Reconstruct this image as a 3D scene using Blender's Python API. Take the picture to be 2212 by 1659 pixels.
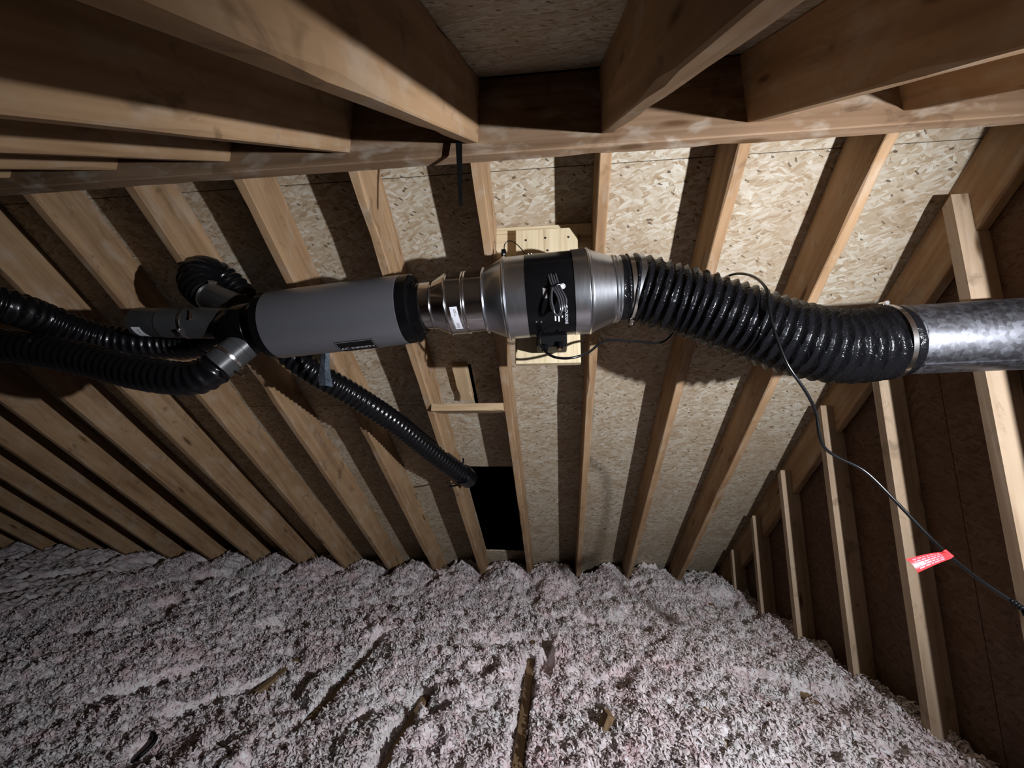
import bpy, math, random
import numpy as np
from mathutils import Matrix, Vector

for o in list(bpy.data.objects): bpy.data.objects.remove(o)
scene = bpy.context.scene
C = scene.collection
random.seed(7); rng = np.random.default_rng(11)

# ------------------------------------------------------------------ camera, world, light, exposure
ZC = 1.25                                   # camera height above the attic floor
FPX = 910.6
RM = np.array([[0.99458126, -0.10281848, 0.01537749],
               [0.10393089, 0.97972523, -0.17127999],
               [0.00254503, 0.17195006, 0.98510238]])   # columns: camera right, forward, up
cam = bpy.data.cameras.new('camera'); cam_o = bpy.data.objects.new('camera', cam); C.objects.link(cam_o)
cam.sensor_width = 36; cam.lens = FPX * 36 / 2212; cam.clip_start = .02
r, f, u = RM[:, 0], RM[:, 1], RM[:, 2]
cam_o.matrix_world = Matrix(((r[0], u[0], -f[0], 0), (r[1], u[1], -f[1], 0), (r[2], u[2], -f[2], ZC), (0, 0, 0, 1)))
scene.camera = cam_o

world = bpy.data.worlds.new('world'); scene.world = world; world.use_nodes = True
world.node_tree.nodes['Background'].inputs[0].default_value = (0, 0, 0, 1)
world.node_tree.nodes['Background'].inputs[1].default_value = 0

LAMP = Vector((1.2, .09, ZC + .025))
ld = bpy.data.lights.new('work_light', 'SPOT'); lo = bpy.data.objects.new('work_light', ld); C.objects.link(lo)
ld.energy = 258; ld.shadow_soft_size = .02; ld.spot_size = math.radians(120); ld.spot_blend = 1.0
ld.color = (.93, .97, 1.04)
lo.location = LAMP
lo.rotation_euler = (Vector((.37, 1.5, ZC + .20)) - LAMP).to_track_quat('-Z', 'Y').to_euler()

scene.view_settings.view_transform = 'Standard'; scene.view_settings.look = 'None'
scene.view_settings.exposure = 0.0; scene.view_settings.gamma = 1.0
scene.view_settings.use_curve_mapping = False
scene.cycles.use_adaptive_sampling = True; scene.cycles.adaptive_threshold = .05; scene.cycles.max_bounces = 5; scene.cycles.diffuse_bounces = 2; scene.cycles.glossy_bounces = 3

# ------------------------------------------------------------------ measures of the attic
T = .7299; PITCH = math.atan(T); CP, SP = math.cos(PITCH), math.sin(PITCH)
AF = 1.7794 + ZC          # front rafters, underside:  z = AF - T*y
AO = .1249 + ZC           # rear rafters, underside:   z = AO + T*y
YR = 1.1149               # camera-side face of the ridge board
RD = .184; RV = RD / CP   # rafter depth, and the same measured vertically
S = .4064; X0 = -.6667    # rafter spacing, left face of rafter 0
XG = 1.3266               # inner face of the gable studs
XW = 1.420                # inner face of the gable sheathing
XL = -6.9

def ray(u_, v_):
    return RM @ np.array([(u_ - 1106) / FPX, 1.0, (829.5 - v_) / FPX])
def at(u_, v_, Y):                       # photo pixel -> point at depth Y
    d = ray(u_, v_); p = d * (Y / d[1]); return Vector((p[0], p[1], p[2] + ZC))
def atx(u_, v_, X):
    d = ray(u_, v_); p = d * (X / d[0]); return Vector((p[0], p[1], p[2] + ZC))
def onroof(u_, v_, depth=0.0):           # photo pixel -> point on the front slope, depth beyond the rafter undersides
    d = ray(u_, v_); c = (AF - ZC) + depth / CP
    p = d * (c / (T * d[1] + d[2])); return Vector((p[0], p[1], p[2] + ZC))

# ------------------------------------------------------------------ helpers
class MB:
    def __init__(s): s.v = []; s.f = []
    def add(s, vs, fs):
        n = len(s.v); s.v += [tuple(p) for p in vs]; s.f += [tuple(i + n for i in q) for q in fs]; return s
    def box(s, a, b):
        x0, y0, z0 = a; x1, y1, z1 = b
        return s.add([(x0,y0,z0),(x1,y0,z0),(x1,y1,z0),(x0,y1,z0),(x0,y0,z1),(x1,y0,z1),(x1,y1,z1),(x0,y1,z1)],
                     [(3,2,1,0),(4,5,6,7),(0,1,5,4),(1,2,6,5),(2,3,7,6),(3,0,4,7)])
    def hexa(s, pts):                      # 8 corners, box order
        return s.add(pts, [(3,2,1,0),(4,5,6,7),(0,1,5,4),(1,2,6,5),(2,3,7,6),(3,0,4,7)])
    def bevel_box(s, a, b, c=.003):
        # chamfered box: chamfer on every edge running along z and on the z rims
        x0, y0, z0 = a; x1, y1, z1 = b
        def ring(i, z): return [(x0+c+i,y0+i,z),(x1-c-i,y0+i,z),(x1-i,y0+c+i,z),(x1-i,y1-c-i,z),(x1-c-i,y1-i,z),(x0+c+i,y1-i,z),(x0+i,y1-c-i,z),(x0+i,y0+c+i,z)]
        rings = [ring(c, z0), ring(0, z0+c), ring(0, z1-c), ring(c, z1)]
        n = 8; vs = sum(rings, []); fs = [tuple(range(n-1, -1, -1)), tuple(range(3*n, 4*n))]
        for k in range(3):
            for j in range(n): fs.append((k*n+j, k*n+(j+1)%n, (k+1)*n+(j+1)%n, (k+1)*n+j))
        return s.add(vs, fs)
    def rings(s, rs, closed=True, cap0=False, cap1=False):
        n = len(rs[0]); vs = [p for q in rs for p in q]; fs = []
        for k in range(len(rs)-1):
            for j in range(n if closed else n-1):
                fs.append((k*n+j, k*n+(j+1)%n, (k+1)*n+(j+1)%n, (k+1)*n+j))
        if cap0: fs.append(tuple(range(n-1, -1, -1)))
        if cap1: fs.append(tuple(range((len(rs)-1)*n, len(rs)*n)))
        return s.add(vs, fs)
    def tube(s, pts, rad, n=10, caps=True):
        pts = [Vector(p) for p in pts]; fr = frames(pts); rs = []
        for i, p in enumerate(pts):
            rr = rad[i] if hasattr(rad, '__len__') else rad
            nn, bb = fr[i]
            rs.append([p + nn*(rr*math.cos(2*math.pi*j/n)) + bb*(rr*math.sin(2*math.pi*j/n)) for j in range(n)])
        return s.rings(rs, True, caps, caps)

def frames(pts):
    tg = []
    for i in range(len(pts)):
        a = pts[max(i-1, 0)]; b = pts[min(i+1, len(pts)-1)]; tg.append((b-a).normalized())
    n0 = tg[0].cross(Vector((0, 0, 1)))
    if n0.length < .1: n0 = tg[0].cross(Vector((0, 1, 0)))
    n0.normalize(); out = []
    for t in tg:
        n0 = (n0 - t*n0.dot(t)).normalized(); out.append((n0, t.cross(n0)))
    return out

def spline(pts, step=.02):
    P = [Vector(p) for p in pts]; P = [2*P[0]-P[1]] + P + [2*P[-1]-P[-2]]; out = []
    for i in range(1, len(P)-2):
        a, b, c, d = P[i-1:i+3]; n = max(2, int((c-b).length/step))
        for k in range(n):
            t = k/n
            out.append(.5*((2*b)+(c-a)*t+(2*a-5*b+4*c-d)*t*t+(3*b-a-3*c+d)*t**3))
    out.append(P[-2]); return out

def link(o, parent=None):
    C.objects.link(o)
    if parent is not None: o.parent = parent
    return o
def finish(me, mat, smooth):
    me.materials.append(mat)
    if smooth:
        me.polygons.foreach_set('use_smooth', [True]*len(me.polygons))
        me.set_sharp_from_angle(angle=math.radians(smooth))
    me.update()
def obj(name, mb, mat, parent=None, smooth=0):
    """one mesh object; vertices given in world space"""
    off = parent_world(parent)
    me = bpy.data.meshes.new(name)
    me.from_pydata([(p[0]-off[0], p[1]-off[1], p[2]-off[2]) for p in mb.v], [], mb.f)
    finish(me, mat, smooth)
    return link(bpy.data.objects.new(name, me), parent)
def parent_world(p):
    off = Vector((0, 0, 0))
    while p is not None:
        off += p.location; p = p.parent
    return off
def empty(name, loc):
    o = bpy.data.objects.new(name, None); o.empty_display_size = .05; C.objects.link(o); o.location = loc; return o
def tag(o, label=None, cat=None, group=None, kind=None):
    if label: o['label'] = label
    if cat: o['category'] = cat
    if group: o['group'] = group
    if kind: o['kind'] = kind
    return o

# ------------------------------------------------------------------ materials
class NT:
    def __init__(s, name):
        s.m = bpy.data.materials.new(name); s.m.use_nodes = True; s.t = s.m.node_tree
        s.b = s.t.nodes['Principled BSDF']
    def n(s, typ, **kw):
        nd = s.t.nodes.new(typ)
        for k, v in kw.items():
            if k.startswith('i_'):
                key = k[2:]; nd.inputs[int(key) if key.isdigit() else key].default_value = v
            else: setattr(nd, k, v)
        return nd
    def l(s, a, b): s.t.links.new(a, b)
    def set(s, **kw):
        for k, v in kw.items(): s.b.inputs[k.replace('_', ' ')].default_value = v
        return s
    def ramp(s, fac, stops):
        nd = s.n('ShaderNodeValToRGB'); cr = nd.color_ramp
        while len(cr.elements) < len(stops): cr.elements.new(.5)
        for e, (p, c) in zip(cr.elements, stops): e.position = p; e.color = c if len(c) == 4 else (*c, 1)
        s.l(fac, nd.inputs[0]); return nd.outputs[0]
    def math(s, op, a, b=None, clamp=False):
        nd = s.n('ShaderNodeMath', operation=op, use_clamp=clamp)
        for i, x in enumerate((a, b)):
            if x is None: continue
            if isinstance(x, (int, float)): nd.inputs[i].default_value = x
            else: s.l(x, nd.inputs[i])
        return nd.outputs[0]
    def mix(s, fac, a, b, blend='MIX'):
        nd = s.n('ShaderNodeMix', data_type='RGBA', blend_type=blend)
        for i, x in ((0, fac), (6, a), (7, b)):
            if isinstance(x, (int, float)): nd.inputs[i].default_value = x
            elif isinstance(x, tuple): nd.inputs[i].default_value = x if len(x) == 4 else (*x, 1)
            else: s.l(x, nd.inputs[i])
        return nd.outputs[2]
    def mapping(s, src, scale=(1, 1, 1), rot=(0, 0, 0), loc=(0, 0, 0)):
        nd = s.n('ShaderNodeMapping'); s.l(src, nd.inputs[0])
        nd.inputs['Scale'].default_value = scale; nd.inputs['Rotation'].default_value = rot; nd.inputs['Location'].default_value = loc
        return nd.outputs[0]
    def noise(s, vec, scale, detail=3, rough=.55, dist=0, dims='3D'):
        nd = s.n('ShaderNodeTexNoise', noise_dimensions=dims); s.l(vec, nd.inputs['Vector'])
        nd.inputs['Scale'].default_value = scale; nd.inputs['Detail'].default_value = detail
        nd.inputs['Roughness'].default_value = rough; nd.inputs['Distortion'].default_value = dist
        return nd.outputs[0]
    def voro(s, vec, scale, feature='F1', rnd=1.0, dims='3D'):
        nd = s.n('ShaderNodeTexVoronoi', feature=feature, voronoi_dimensions=dims); s.l(vec, nd.inputs['Vector'])
        nd.inputs['Scale'].default_value = scale; nd.inputs['Randomness'].default_value = rnd
        return nd
    def bump(s, h, strength, dist):
        nd = s.n('ShaderNodeBump'); s.l(h, nd.inputs['Height'])
        nd.inputs['Strength'].default_value = strength; nd.inputs['Distance'].default_value = dist
        s.l(nd.outputs[0], s.b.inputs['Normal'])
    def objcoord(s, jitter=True):
        tc = s.n('ShaderNodeTexCoord'); v = tc.outputs['Object']
        if jitter:
            oi = s.n('ShaderNodeObjectInfo'); mu = s.n('ShaderNodeVectorMath', operation='SCALE')
            cx = s.n('ShaderNodeCombineXYZ'); 
            s.l(oi.outputs['Random'], cx.inputs[0]); s.l(oi.outputs['Random'], cx.inputs[1]); s.l(oi.outputs['Random'], cx.inputs[2])
            s.l(cx.outputs[0], mu.inputs[0]); mu.inputs['Scale'].default_value = 37.0
            ad = s.n('ShaderNodeVectorMath', operation='ADD'); s.l(v, ad.inputs[0]); s.l(mu.outputs[0], ad.inputs[1]); v = ad.outputs[0]
        return v

def lumber(name, light, mid, dark, knot=(.10, .05, .02), knots=True, rough=.75, grain=30, dust=.0):
    m = NT(name); v = m.objcoord()
    wob = m.noise(m.mapping(v, (1.2, 5, 5)), 1.0, 1)
    g = m.noise(m.mapping(v, (1.6, grain, grain)), 1.0, 2, .6, .6)
    broad = m.noise(m.mapping(v, (2.0, 7, 7)), 1.0, 2, .6)
    c = m.ramp(g, [(.30, dark), (.47, mid), (.70, light)])
    c2 = m.ramp(broad, [(.32, tuple(x*.70 for x in mid)), (.62, light)])
    c = m.mix(.45, c, c2)
    if dust:
        d = m.noise(m.mapping(v, (5, 9, 9)), 1.6, 3, .6, .35)
        c = m.mix(m.ramp(d, [(.52, (0, 0, 0)), (.72, (dust,)*3)]), c, (.50, .44, .36))
    if knots:
        k = m.voro(m.mapping(v, (2.6, 11, 11)), 1.0)
        kd = m.math('ADD', k.outputs['Distance'], m.math('MULTIPLY', m.math('SUBTRACT', wob, .5), .12))
        c = m.mix(m.ramp(kd, [(.06, (.92,)*3), (.15, (0, 0, 0))]), c, knot)
        st = m.noise(m.mapping(v, (9, 14, 14), loc=(3, 1, 2)), 1.0, 3, .6, .8)
        c = m.mix(m.ramp(st, [(.60, (0, 0, 0)), (.72, (.6,)*3)]), c, tuple(x*.42 for x in mid))
    m.l(c, m.b.inputs['Base Color']); m.set(Roughness=rough, Specular_IOR_Level=.2)
    m.bump(g, .25, .002)
    return m.m

M_RAFT = lumber('rafter_wood', (.46, .295, .165), (.345, .205, .105), (.225, .12, .058), dust=.35)
M_RIDGE = lumber('ridge_wood', (.30, .195, .12), (.21, .125, .07), (.12, .065, .034), dust=.55)
M_STUD = lumber('stud_wood', (.50, .375, .26), (.40, .28, .18), (.27, .175, .10), dust=.2)
M_JOIST = lumber('joist_wood', (.32, .21, .11), (.25, .155, .08), (.16, .095, .045))
M_PINE = lumber('fresh_pine', (.74, .62, .42), (.66, .52, .32), (.34, .22, .09), knot=(.25, .12, .04), knots=False, grain=75)
M_BLOCK = lumber('block_wood', (.58, .43, .26), (.48, .32, .18), (.33, .20, .10), knots=False)

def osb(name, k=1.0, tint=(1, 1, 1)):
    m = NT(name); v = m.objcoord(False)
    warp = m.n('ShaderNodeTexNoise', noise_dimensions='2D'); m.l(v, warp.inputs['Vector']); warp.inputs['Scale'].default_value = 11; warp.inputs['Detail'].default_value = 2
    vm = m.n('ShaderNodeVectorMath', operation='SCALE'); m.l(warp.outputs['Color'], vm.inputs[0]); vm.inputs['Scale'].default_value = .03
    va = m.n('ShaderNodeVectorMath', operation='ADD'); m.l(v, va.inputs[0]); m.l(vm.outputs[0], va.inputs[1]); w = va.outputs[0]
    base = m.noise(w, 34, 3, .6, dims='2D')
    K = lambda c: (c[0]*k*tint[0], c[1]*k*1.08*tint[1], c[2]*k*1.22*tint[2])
    c = m.ramp(base, [(.30, K((.29, .195, .105))), (.5, K((.42, .305, .185))), (.7, K((.50, .39, .255)))])
    edge = None
    for i, (ang, sx, sy, thr) in enumerate([(5, 13, 52, .36), (64, 17, 72, .50), (-46, 15, 62, .50), (24, 24, 100, .52), (-20, 30, 130, .55)]):
        mp = m.mapping(m.mapping(w, rot=(0, 0, math.radians(ang))), (sx, sy, 1), loc=(i*7.3, i*3.1, i*1.7))
        vo = m.voro(mp, 1.0, dims='2D'); sep = m.n('ShaderNodeSeparateColor'); m.l(vo.outputs['Color'], sep.inputs[0])
        fib = m.noise(m.mapping(mp, (1.2, 7, 1)), 1.0, 1, dims='2D')
        val = m.math('ADD', m.math('MULTIPLY', sep.outputs[1], .75), m.math('MULTIPLY', fib, .3))
        col = m.ramp(val, [(.10, K((.27, .17, .085))), (.26, K((.41, .29, .17))), (.60, K((.50, .395, .265))), (.95, K((.63, .54, .40)))])
        mask = m.math('MULTIPLY', m.math('GREATER_THAN', sep.outputs[0], thr), m.math('LESS_THAN', vo.outputs['Distance'], .62))
        c = m.mix(mask, c, col)
        h = m.math('MULTIPLY', mask, sep.outputs[2])
        edge = h if edge is None else m.math('MAXIMUM', edge, h)
    sp = m.voro(m.mapping(m.mapping(w, rot=(0, 0, .6)), (15, 34, 1)), 1.0, dims='2D'); ss = m.n('ShaderNodeSeparateColor'); m.l(sp.outputs['Color'], ss.inputs[0])
    spn = m.noise(w, 110, 1, dims='2D')
    spk = m.math('MULTIPLY', m.math('LESS_THAN', m.math('ADD', sp.outputs['Distance'], m.math('MULTIPLY', spn, .22)), .225), m.math('GREATER_THAN', ss.outputs[0], .70))
    c = m.mix(m.math('MULTIPLY', spk, .85), c, (.06, .036, .02))
    big = m.noise(v, 2.2, 2, dims='2D')
    c = m.mix(m.ramp(big, [(.42, (0, 0, 0)), (.66, (.45,)*3)]), c, K((.36, .235, .13)))
    m.l(c, m.b.inputs['Base Color']); m.set(Roughness=.7, Specular_IOR_Level=.25)
    m.bump(m.math('ADD', edge, m.math('MULTIPLY', base, .5)), .4, .003)
    return m.m
M_OSB = osb('strand_board', .92)
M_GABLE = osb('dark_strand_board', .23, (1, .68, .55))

def plain(name, col, rough=.5, metal=0.0, spec=.5):
    m = NT(name); m.set(Base_Color=(*col, 1), Roughness=rough, Metallic=metal, Specular_IOR_Level=spec); return m
def varied(name, col, rough, metal=0., spec=.5, sc=6, amt=.25, bump=0., bsc=80, bd=.001, noise_rough=.12):
    m = plain(name, col, rough, metal, spec); v = m.objcoord(False)
    n = m.noise(v, sc, 4, .6)
    m.l(m.ramp(n, [(.3, tuple(c*(1-amt) for c in col)), (.7, tuple(min(1, c*(1+amt)) for c in col))]), m.b.inputs['Base Color'])
    m.l(m.math('ADD', m.math('MULTIPLY', n, noise_rough*2), rough-noise_rough), m.b.inputs['Roughness'])
    if bump: m.bump(m.noise(v, bsc, 3, .6), bump, bd)
    return m.m

def brushed(name, col, rough):
    m = plain(name, col, rough, 1.0); v = m.objcoord(False)
    n = m.noise(m.mapping(v, (40, 6, 6)), 3, 2, .6)
    m.l(m.ramp(n, [(.3, tuple(c*.95 for c in col)), (.7, col)]), m.b.inputs['Base Color'])
    m.l(m.math('ADD', m.math('MULTIPLY', n, .05), rough-.025), m.b.inputs['Roughness'])
    return m.m
M_ALU = brushed('fan_metal', (.56, .575, .61), .30)
M_ALU2 = brushed('reducer_metal', (.70, .69, .70), .17)
def galv(name):
    m = plain(name, (.5, .5, .52), .4, 1.0); v = m.objcoord(False)
    vo = m.voro(m.mapping(v, (90, 90, 90)), 1.0); sep = m.n('ShaderNodeSeparateColor'); m.l(vo.outputs['Color'], sep.inputs[0])
    n = m.noise(v, 14, 5, .65, .6)
    mixv = m.math('ADD', m.math('MULTIPLY', sep.outputs[0], .35), m.math('MULTIPLY', n, .75))
    m.l(m.ramp(mixv, [(.25, (.13, .13, .142)), (.55, (.18, .18, .197)), (.85, (.25, .257, .285))]), m.b.inputs['Base Color'])
    m.l(m.ramp(mixv, [(.2, (.38,)*3), (.8, (.52,)*3)]), m.b.inputs['Roughness'])
    m.bump(n, .08, .002)
    return m.m
M_GALV = galv('galvanised_steel')
M_CLAMP = plain('clamp_steel', (.78, .76, .74), .22, 1.0).m
M_FLEX = None
def flexmat(name, rough, crinkle, dist, ior=1.30):
    m = plain(name, (.0045, .0045, .0055), rough, 0, .5); m.set(IOR=ior); v = m.objcoord(False)
    n1 = m.noise(m.mapping(v, (52, 52, 52)), 1.0, 2, .55, 1.2)
    m.bump(n1, crinkle, dist)
    n = m.noise(v, 20, 2); m.l(m.math('ADD', m.math('MULTIPLY', n, .08), rough-.04), m.b.inputs['Roughness'])
    return m.m
M_FLEX = flexmat('flex_vinyl', .27, .8, .0045)
M_FLEX4 = flexmat('flex_vinyl_small', .24, .3, .002, 1.5)
M_SILENCER = varied('silencer_paint', (.25, .25, .275), .33, .65, .5, 300, .06, .15, 900, .0004, .04)
M_BLACK = varied('black_plastic', (.004, .004, .0045), .20, 0, .16, 20, .2, noise_rough=.03)
M_BLACKM = varied('black_matte', (.006, .006, .006), .5, 0, .18, 20, .2)
M_GREYP = varied('grey_plastic', (.050, .050, .051), .36, 0, .35, 14, .15)
M_CORD = plain('cord_rubber', (.005, .005, .0055), .20, 0, .4).m
M_SPARE = plain('spare_cable', (.05, .05, .056), .2, 0, .9).m
M_WHITE = plain('white_print', (.80, .80, .84), .5).m
M_TAGPRINT = plain('tag_print', (.58, .17, .20), .5).m
M_GREYPRINT = plain('grey_print', (.22, .20, .21), .5).m
M_REDTAG = varied('red_tag_vinyl', (.62, .030, .035), .4, 0, .4, 30, .1)
M_TAPE = varied('strap_film', (.10, .125, .155), .22, 0, .6, 60, .5, .8, 120, .003)
M_BRASS = plain('brass_gland', (.55, .38, .22), .35, 1.0).m
M_SCREW = plain('screw_steel', (.10, .09, .08), .5, .8).m
M_DRYWALL = varied('drywall_back', (.45, .42, .38), .9, 0, .1, 10, .1)
M_LED = plain('status_lens', (.75, .85, .95), .2, 0, .6).m

def insulation_mat():
    m = NT('blown_glass_wool'); v = m.objcoord(False)
    big = m.noise(v, 3.2, 3, .6, .4); mid = m.noise(v, 13, 3, .6, .3); fine = m.noise(v, 75, 3, .6)
    c = m.ramp(big, [(.36, (.74, .71, .69)), (.54, (.78, .69, .68)), (.70, (.76, .60, .60))])
    c = m.mix(m.ramp(mid, [(.48, (0, 0, 0)), (.68, (.55,)*3)]), c, (.72, .47, .48))
    c = m.mix(m.ramp(fine, [(.38, (.45,)*3), (.56, (0, 0, 0))]), c, (.48, .36, .36))
    c = m.mix(m.ramp(m.noise(m.mapping(v, loc=(5, 5, 5)), 60, 2), [(.54, (0, 0, 0)), (.66, (.8,)*3)]), c, (.90, .89, .90))
    m.l(c, m.b.inputs['Base Color']); m.set(Roughness=.85, Specular_IOR_Level=.15)
    return m.m
M_WOOL = insulation_mat()

# ------------------------------------------------------------------ lumber builder
def beam_mesh(name, L, w, h, mat, shear0=0., shear1=0., seg=18, wane=.0012, seed=0, ch=.0025):
    """length on local +X (0..L), width on Y (0..w), depth on Z (0..h); shear: extra x per unit z at each end (plumb cuts)"""
    rr = random.Random(seed); mb = MB(); rs = []
    for k in range(seg+1):
        t = k/seg; bite = [rr.uniform(0, wane) + (rr.uniform(.003, .008) if wane and rr.random() < .12 else 0) for _ in range(4)]
        if k in (0, seg): bite = [0]*4
        c = [ch+b for b in bite]
        pr = [(c[0],0),(w-c[1],0),(w,c[1]),(w,h-c[2]),(w-c[2],h),(c[3],h),(0,h-c[3]),(0,c[0])]
        rs.append([((shear0*z)*(1-t) + (L + shear1*z)*t, y, z) for y, z in pr])
    mb.rings(rs, True, True, True)
    me = bpy.data.meshes.new(name); me.from_pydata(mb.v, [], mb.f); me.materials.append(mat); me.update(); return me
def place(name, me, M4, parent, label=None):
    o = bpy.data.objects.new(name, me); link(o, parent)
    M4 = M4.copy(); M4.translation = M4.translation - parent_world(parent); o.matrix_basis = M4
    if label: o['label'] = label
    return o
def basis(ox, ax, ay, az):
    return Matrix(((ax[0], ay[0], az[0], ox[0]), (ax[1], ay[1], az[1], ox[1]), (ax[2], ay[2], az[2], ox[2]), (0, 0, 0, 1)))

# ------------------------------------------------------------------ the setting: two roof slopes, ridge, gable, floor
KS = list(range(-15, 5))
front = tag(empty('ceiling_front', (X0, YR, AF - T*YR)), 'sloping attic roof of rafters and strand board facing the camera', None, None, 'structure')
back = tag(empty('ceiling_back', (X0, YR-.3, AO + T*(YR-.3))), 'dark roof slope of rafters overhead nearest the camera', None, None, 'structure')

y_rear = YR + .038
LF = (4.55 - y_rear) / CP
f_meshes = [beam_mesh('rafter', LF, .038, RD, M_RAFT, -T, -T, 34, .0016, s) for s in (1, 2, 3, 4)]
for k in KS + [5]:
    x = X0 + k*S
    if k == 5: x = XW - .039
    M4 = basis((x, y_rear, AF - T*y_rear), (0, CP, -SP), (1, 0, 0), (0, SP, CP))
    # local Y must be world X: keep handedness by using -X when needed
    M4 = basis((x + .038, y_rear, AF - T*y_rear), (0, CP, -SP), (-1, 0, 0), (0, SP, CP))
    place('rafter', f_meshes[k % 4], M4, front)
LB = (YR + 1.75) / CP
b_meshes = [beam_mesh('rafter', LB, .038, RD, M_RAFT, -T, -T, 34, .0016, s) for s in (5, 6, 7, 8)]
for k in KS + [5]:
    x = X0 + k*S
    if k == 5: x = XW - .039
    M4 = basis((x, YR, AO + T*YR), (0, -CP, -SP), (1, 0, 0), (0, -SP, CP))
    place('rafter', b_meshes[(k+2) % 4], M4, back)

def sheathing(parent, front_side, ycuts, holes, name='sheathing_panel'):
    """boards in courses; local frame: x along ridge, y down the slope, z outward"""
    for ci in range(len(ycuts)-1):
        s0, s1 = ycuts[ci]/CP, ycuts[ci+1]/CP
        xs = [XL]; x = X0 + .019 + (4*S if ci % 2 else 1*S)
        while x - 6*S > XL: x -= 6*S
        while x < XW - .1: xs.append(x); x += 6*S
        xs.append(XW + .012)
        for a, b in zip(xs[:-1], xs[1:]):
            if b - a < .05: continue
            cx = {a + .0015, b - .0015}; cy = {s0 + .0015, s1 - .0015}
            hs = [h for h in holes if h[0] < b and h[1] > a and h[2]/CP < s1 and h[3]/CP > s0]
            for h in hs:
                cx |= {min(max(h[0], a+.0015), b-.0015), min(max(h[1], a+.0015), b-.0015)}
                cy |= {min(max(h[2]/CP, s0+.0015), s1-.0015), min(max(h[3]/CP, s0+.0015), s1-.0015)}
            cx, cy = sorted(cx), sorted(cy); mb = MB(); mx, my = (a+b)/2, (s0+s1)/2
            for i in range(len(cx)-1):
                for j in range(len(cy)-1):
                    px, py = (cx[i]+cx[i+1])/2, (cy[j]+cy[j+1])/2
                    if any(h[0] < px < h[1] and h[2]/CP < py < h[3]/CP for h in hs): continue
                    if front_side: mb.box((-cx[i+1]+mx, cy[j]-my, 0), (-cx[i]+mx, cy[j+1]-my, .0125))
                    else: mb.box((cx[i]-mx, cy[j]-my, 0), (cx[i+1]-mx, cy[j+1]-my, .0125))
            if not mb.f: continue
            me = bpy.data.meshes.new(name); me.from_pydata(mb.v, [], mb.f); me.materials.append(M_OSB); me.update()
            if front_side:   # slope coordinate s = run/CP measured from y = 0
                o = Vector((mx, my*CP, AF + RV - T*my*CP)); M4 = basis(o, (-1, 0, 0), (0, CP, -SP), (0, SP, CP))
            else:            # run measured from the ridge towards the camera
                yy = YR - my*CP; o = Vector((mx, yy, AO + RV + T*yy)); M4 = basis(o, (1, 0, 0), (0, -CP, -SP), (0, -SP, CP))
            place(name, me, M4, parent)

hl = onroof(1010, 1008, RD); hr = onroof(1108, 1012, RD); hb = onroof(1060, 1190, RD)
HOLE = (X0 + .038 - .0, X0 + S + .001, (hl.y + hr.y)/2 - .01, hb.y)
s1 = onroof(1012, 787, RD); s2 = onroof(1036, 868, RD)
SLOT = (-.455, -.435, s1.y, s2.y + .02)
seam = onroof(1500, 341, RD).y
sheathing(front, True, [y_rear + .004, seam, seam + 1.22*CP, seam + 2.44*CP, seam + 3.66*CP], [HOLE, SLOT])
sheathing(back, False, [.004, .25, .25 + 1.22*CP, .25 + 2.44*CP, YR + 1.75], [])

# ragged splinters along the lower cut of the opening
for i in range(7):
    xx = HOLE[0] + .02 + i*(HOLE[1]-HOLE[0]-.05)/6; yy = HOLE[3]; ln = (.012, .022, .008, .018, .026, .010, .016)[i]; m_ = MB()
    zz = AF + RV - T*yy
    m_.add([(xx-.022, yy+.002, zz-.0015), (xx+.024, yy+.002, zz-.0015), (xx+.004, yy-ln*CP, zz+ln*SP), (xx-.022, yy+.002+.006*SP, zz+.008*CP), (xx+.024, yy+.002+.006*SP, zz+.008*CP)], [(0,1,2),(3,2,4),(0,2,3),(1,4,2),(0,3,4,1)])
    obj('board_splinter', m_, M_PINE, front)

# ridge board
zrb = .8995 + ZC
rb_len = XW - .001 - XL
rb = beam_mesh('ridge_beam', rb_len, .038, (AO + RV + T*YR) - zrb - .002, M_RIDGE, 0, 0, 90, .0012, 21)
ridge = bpy.data.objects.new('ridge_beam', rb); C.objects.link(ridge); ridge.location = (XL, YR, zrb)
tag(ridge, 'long ridge board where the two roof slopes meet', None, None, 'structure')

# gable wall: sheathing, studs
wall_r = tag(empty('wall_right', (XW, 1.6, .25)), 'gable end wall with bare studs and dark sheathing', None, None, 'structure')
def gable_sheet(name, x, parent, t, mat):
    zt = lambda y: min(AF + RV - T*y, AO + RV + T*y) if True else 0
    ys = [-1.7, -.6, .5, YR+.019, 1.7, 2.9, 4.2]
    cuts = [(0.0, 2.6)]
    for z0, z1 in cuts:
        for a, b in zip(ys[:-1], ys[1:]):
            ta, tb = max(z0, min(z1, zt(a))), max(z0, min(z1, zt(b)))
            if ta <= z0 + .01 and tb <= z0 + .01: continue
            g = .0015; mb = MB()
            # local frame: X = world Y, Y = world Z
            oy, oz = (a+b)/2, (z0+z1)/2
            q = [(a+g-oy, z0+g-oz), (b-g-oy, z0+g-oz), (b-g-oy, max(tb-g, z0+.006)-oz), (a+g-oy, max(ta-g, z0+.006)-oz)]
            mb.add([(p[0], p[1], 0) for p in q] + [(p[0], p[1], t) for p in q], [(3,2,1,0),(4,5,6,7),(0,1,5,4),(1,2,6,5),(2,3,7,6),(3,0,4,7)])
            me = bpy.data.meshes.new(name); me.from_pydata(mb.v, [], mb.f); me.materials.append(mat); me.update()
            place(name, me, basis((x, oy, oz), (0, 1, 0), (0, 0, 1), (1, 0, 0)), parent)
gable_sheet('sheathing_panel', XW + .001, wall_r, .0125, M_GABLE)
STUD_Y = [1.4656, 1.8972, 2.3009, 2.7572, 3.1916, 3.6126]      # far faces, as measured
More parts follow.
